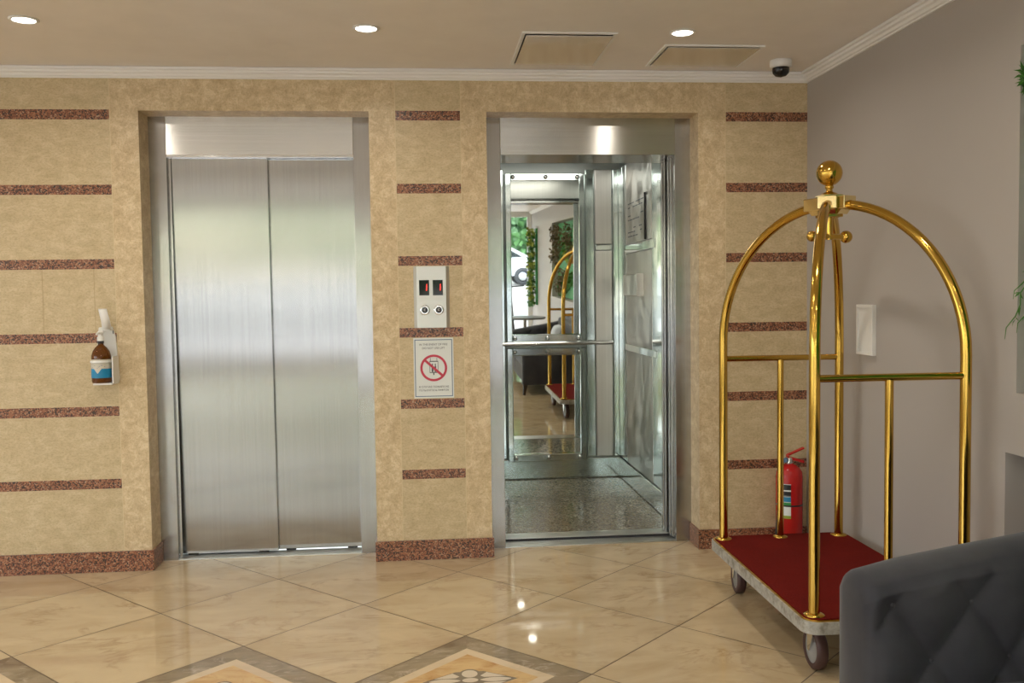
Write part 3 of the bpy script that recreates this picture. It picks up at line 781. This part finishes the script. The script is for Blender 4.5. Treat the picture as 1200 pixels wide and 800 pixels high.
for i in range(nn+1):
    for j in range(nn+1):
        u, v = 2*i/nn-1, 2*j/nn-1; th = .075*((1-u**4)*(1-v**4))**.5; pinch = 1-.08*(abs(u*v))
        vs.append((u*.2*pinch, -th, v*.2*pinch)); 
k0 = len(vs)
for i in range(nn+1):
    for j in range(nn+1):
        u, v = 2*i/nn-1, 2*j/nn-1; th = .075*((1-u**4)*(1-v**4))**.5; pinch = 1-.08*(abs(u*v))
        vs.append((u*.2*pinch, th, v*.2*pinch))
fs = [(i*(nn+1)+j, (i+1)*(nn+1)+j, (i+1)*(nn+1)+j+1, i*(nn+1)+j+1) for i in range(nn) for j in range(nn)]
fs += [tuple(k0+x for x in f[::-1]) for f in fs]
M = Matrix.Translation((1.435, -3.45, .535)) @ Matrix.Rotation(math.radians(-90), 4, 'Z') @ Matrix.Rotation(math.radians(-14), 4, 'X')
m.add([M @ Vector(p) for p in vs], fs, 0, True)
tag(m.build('cushion', PILLOW), 'silver grey cushion on the sofa, seen in the elevator mirror', 'cushion')

# ------------------------------------------------------------------ living wall in the upper niche
def leaves(mb, c, R, n, size, mi, rng, droop=0, aspect=.35):
    for _ in range(n):
        d = Vector((rng.gauss(0, 1), rng.gauss(0, 1), rng.gauss(0, 1))).normalized()
        p = Vector(c) + Vector((d.x*R[0], d.y*R[1], d.z*R[2])) * rng.random()**.4
        t_ = Vector((rng.uniform(-1, 1), rng.uniform(-1, 1), rng.uniform(-1, 1)-droop)).normalized(); o_ = t_.orthogonal().normalized()
        s_ = size*rng.uniform(.6, 1.3); up = t_.cross(o_)*s_*.12
        a_ = p; e_ = p+t_*s_; mid = p+t_*s_*.5
        mb.add([a_, mid+o_*s_*aspect+up, e_, mid-o_*s_*aspect+up], [(0, 1, 2, 3)], mi)
lw = empty('living_wall', (XR+.12, -3.95, NU[2]), 'green plant wall set in the niche at the right edge', 'plant wall')
m = MB(); m.box((XR+.10, NU[0]+.01, NU[2]+.01), (XR+.139, NU[1]-.045, NU[3]-.01)); m.build('backing', GREENB, lw)
rg = random.Random(11)
XP = XR+.075
m = MB()
for k in range(26):
    y = rg.uniform(-6.0, -1.95); z = rg.uniform(1.05, 2.0)
    leaves(m, (XP, y, z), (.03, .12, .12), 60, .07, 0 if rg.random() < .6 else 1, rg, .3)
m.build('leafy_plants', [LEAF1, LEAF2], lw)['kind'] = 'stuff'
m = MB()
for y, z in ((-6.05, 1.95), (-5.9, 1.75), (-6.1, 1.6), (-5.2, 1.3), (-4.4, 1.7), (-5.5, 1.15), (-4.9, 1.9)):
    leaves(m, (XP-.04, y, z), (.09, .17, .16), 130, .05, 0, rg, 0, .3)
m.build('dry_shrubs', [LEAF3], lw)['kind'] = 'stuff'
m = MB()
leaves(m, (XR-.012, -1.80, 2.005), (.020, .035, .045), 260, .03, 0, rg, 0, .2)
leaves(m, (XR+.03, -1.80, 1.86), (.025, .03, .06), 140, .03, 0, rg, 0, .2); m.build('moss_clump', LEAF1, lw)
m = MB()
for dx, dz, ln in ((.0, 0, .30), (.02, .05, .22), (.03, -.02, .26)):
    pts = [Vector((XR+.03+dx-.115*(t_/8)**1.2-.01*math.sin(t_*2), -1.79-dx*.5, 1.46+dz-ln*t_/8)) for t_ in range(9)]
    m.tube(pts, [.0022]*7+[.0015, .0007], 5)
    for p in pts[1:7]: leaves(m, p, (.008, .008, .008), 3, .03, 0, rg, 1, .12)
leaves(m, (XR+.045, -1.80, 1.48), (.02, .03, .07), 70, .05, 0, rg, .4, .15); m.build('trailing_fern', LEAF1, lw)
pv = empty('vertical_planter', (XR-.04, -8.2, .75), 'narrow strip of green plants by the far window, seen in the mirror', 'planter')
m = MB(); m.box((XR-.03, -8.3, .75), (XR, -8.1, 2.1)); m.build('backing', GREENB, pv)
m = MB()
for k in range(14): leaves(m, (XR-.11, -8.2, .8+k*.095), (.06, .1, .08), 50, .07, k % 2, rg, .4)
m.build('foliage', [LEAF1, LEAF2], pv)['kind'] = 'stuff'

# ------------------------------------------------------------------ side table and scooter deeper in the lobby
ta = empty('side_table', (1.22, -5.2, 0), 'round grey pedestal side table, seen in the elevator mirror', 'table')
m = MB(); m.lathe([(.30, 0), (.305, .008), (.305, .020), (.30, .028)], (1.22, -5.2, .695), 40); m.build('table_top', TWOOD, ta)
m = MB(); m.lathe([(.028, .02), (.028, .695)], (1.22, -5.2, 0), 20); m.build('pedestal', CHR, ta)
m = MB(); m.lathe([(.20, 0), (.20, .012), (.05, .022), (.03, .03)], (1.22, -5.2, 0), 32); m.build('table_base', CHR, ta)
sk = empty('kick_scooter', (1.2, -6.3, 0), 'black electric scooter parked by the window, seen in the mirror', 'scooter')
m = MB(); m.box((1.02, -7.05, .10), (1.17, -6.45, .15)); m.build('deck', BLACK, sk, bevel=.01)
m = MB(); m.tube([(1.10, -6.47, .13), (1.13, -6.30, .20), (1.165, -6.22, .28), (1.10, -6.32, 1.12)], .02, 12); m.build('stem', BLACK, sk)
m = MB(); m.tube([(.88, -6.36, 1.12), (1.10, -6.32, 1.13), (1.33, -6.28, 1.15)], .012, 10); m.tube([(1.10, -6.32, 1.10), (1.10, -6.30, 1.17)], .03, 10); m.build('handlebar', BLACK, sk)
for y, x in ((-6.16, 1.17), (-7.13, 1.095)):
    m = MB(); m.lathe([(.06, -.02), (.10, -.02), (.108, 0), (.10, .02), (.06, .02), (.02, .015), (.02, -.015), (.06, -.02)], n=28, M=Matrix.Translation((x, y, .108)) @ Matrix.Rotation(PI/2, 4, 'Y'), cap=False); m.build('wheel', TYRE, sk)

# ------------------------------------------------------------------ street outside the windows
gr = MB(); gr.box((-45, -60, -.3), (45, YB-.2, -.04)); gr.box((-45, -60, -.04), (45, -16, .55)); struct(gr.build('ground', PAVE), 'pale paved street rising outside the windows')
car = empty('car', (2.1, -28, .55), 'white hatchback parked on the street, seen through the mirror', 'car')
prof = [(-2.1, .35), (-2.15, .75), (-1.95, .95), (-1.05, 1.02), (-.35, 1.42), (.85, 1.46), (1.65, 1.05), (2.05, .98), (2.15, .7), (2.1, .35)]
CM = Matrix.Translation((2.1, -28, .55)) @ Matrix.Rotation(0.0, 4, 'Z')
m = MB(); m.prism(prof, -.85, .85, 0, f=lambda u, v, w: (u, w, v), M=CM); m.build('body', CARW, car, bevel=.08)
m = MB(); m.prism([(-.85, 1.04), (-.3, 1.36), (.75, 1.40), (1.35, 1.06)], .84, .87, 0, f=lambda u, v, w: (u, w, v), M=CM); m.build('side_window', CARG, car)
for x in (-1.35, 1.35):
    for y in (-.78, .78):
        W_ = CM @ Matrix.Translation((x, y, .33)) @ Matrix.Rotation(PI/2, 4, 'X')
        m = MB(); m.lathe([(.20, -.11), (.32, -.11), (.335, -.06), (.335, .06), (.32, .11), (.20, .11)], n=32, M=W_, cap=False); tw = m.build('wheel', TYRE, car)
        m = MB(); m.lathe([(.03, -.10), (.21, -.10), (.21, .10), (.03, .10)], n=10, M=W_); m.build('rim', CHR, tw)
def tree(x, y, h, seed, label):
    rg = random.Random(seed); e = empty('tree', (x, y, .55), label, 'tree', 'trees along the street')
    m = MB(); m.tube([(x, y, .5), (x+.1, y, .55+h*.35), (x-.05, y, .55+h*.6)], [.2, .15, .08], 10); m.build('trunk', BARK, e)
    m = MB()
    for k in range(26):
        leaves(m, (x+rg.uniform(-1.9, 1.9), y+rg.uniform(-.6, .6), .55+h*rg.uniform(.12, .95)), (1.0, .8, .8), 150, .40, rg.choice((0, 0, 1)), rg, 0, .4)
    m.build('foliage', [LEAF4, LEAF5], e)['kind'] = 'stuff'
for k, (x, h) in enumerate(((-26, 8), (-19.5, 9), (-13, 8), (-7, 8.5), (-1, 8.), (5., 8.5), (11.2, 8.8))):
    tree(x, -32.5-(k % 2), h, 20+k, 'leafy green street tree across the road')

# ------------------------------------------------------------------ light
wd = D.worlds.new('world'); sc.world = wd; wd.use_nodes = True
nt_ = wd.node_tree; bg = nt_.nodes['Background']
sky = nt_.nodes.new('ShaderNodeTexSky'); sky.sky_type = 'NISHITA'; sky.sun_disc = False; sky.sun_elevation = math.radians(48); sky.sun_rotation = math.radians(200); sky.dust_density = 2.5
mx = nt_.nodes.new('ShaderNodeMix'); mx.data_type = 'RGBA'; mx.inputs[0].default_value = .5; mx.inputs[7].default_value = (2.6, 2.75, 2.75, 1)
nt_.links.new(sky.outputs[0], mx.inputs[6]); nt_.links.new(mx.outputs[2], bg.inputs[0]); bg.inputs[1].default_value = .95
su = D.lights.new('sun', 'SUN'); su.energy = 3.5; su.angle = math.radians(1); suo = D.objects.new('sun', su); COL.objects.link(suo)
suo.rotation_euler = (math.radians(50), 0, math.radians(-150))
pl = D.lights.new('window_portal', 'AREA'); pl.shape = 'RECTANGLE'; pl.size = 6.6; pl.size_y = 2.3; pl.cycles.is_portal = True
plo = D.objects.new('window_portal', pl); COL.objects.link(plo); plo.location = (-1.6, YB-.22, 1.23); plo.rotation_euler = (PI/2, 0, 0)

# ------------------------------------------------------------------ camera
cam = D.cameras.new('camera'); co = D.objects.new('camera', cam); COL.objects.link(co); sc.camera = co
cam.sensor_fit = 'HORIZONTAL'; cam.sensor_width = 36; cam.lens = 1091.86/1200*36
Rr = ((0.99583476, -0.09016008, -0.01357527), (0.01796923, 0.04810364, 0.9986807), (0.08938812, 0.9947649, -0.04952339))
M = Matrix(((Rr[0][0], Rr[1][0], -Rr[2][0]), (Rr[0][1], Rr[1][1], -Rr[2][1]), (Rr[0][2], Rr[1][2], -Rr[2][2]))).to_4x4()
co.matrix_world = Matrix.Translation((-.19293, -4.66772, 1.32492)) @ M
cam.clip_start = .02
sc.view_settings.view_transform = 'Standard'; sc.view_settings.look = 'None'; sc.view_settings.gamma = 1
sc.view_settings.exposure = 0.1; sc.view_settings.use_curve_mapping = False
sc.cycles.max_bounces = 12; sc.cycles.glossy_bounces = 8; sc.cycles.transparent_max_bounces = 12; sc.cycles.caustics_reflective = True
sc.cycles.sample_clamp_indirect = 8
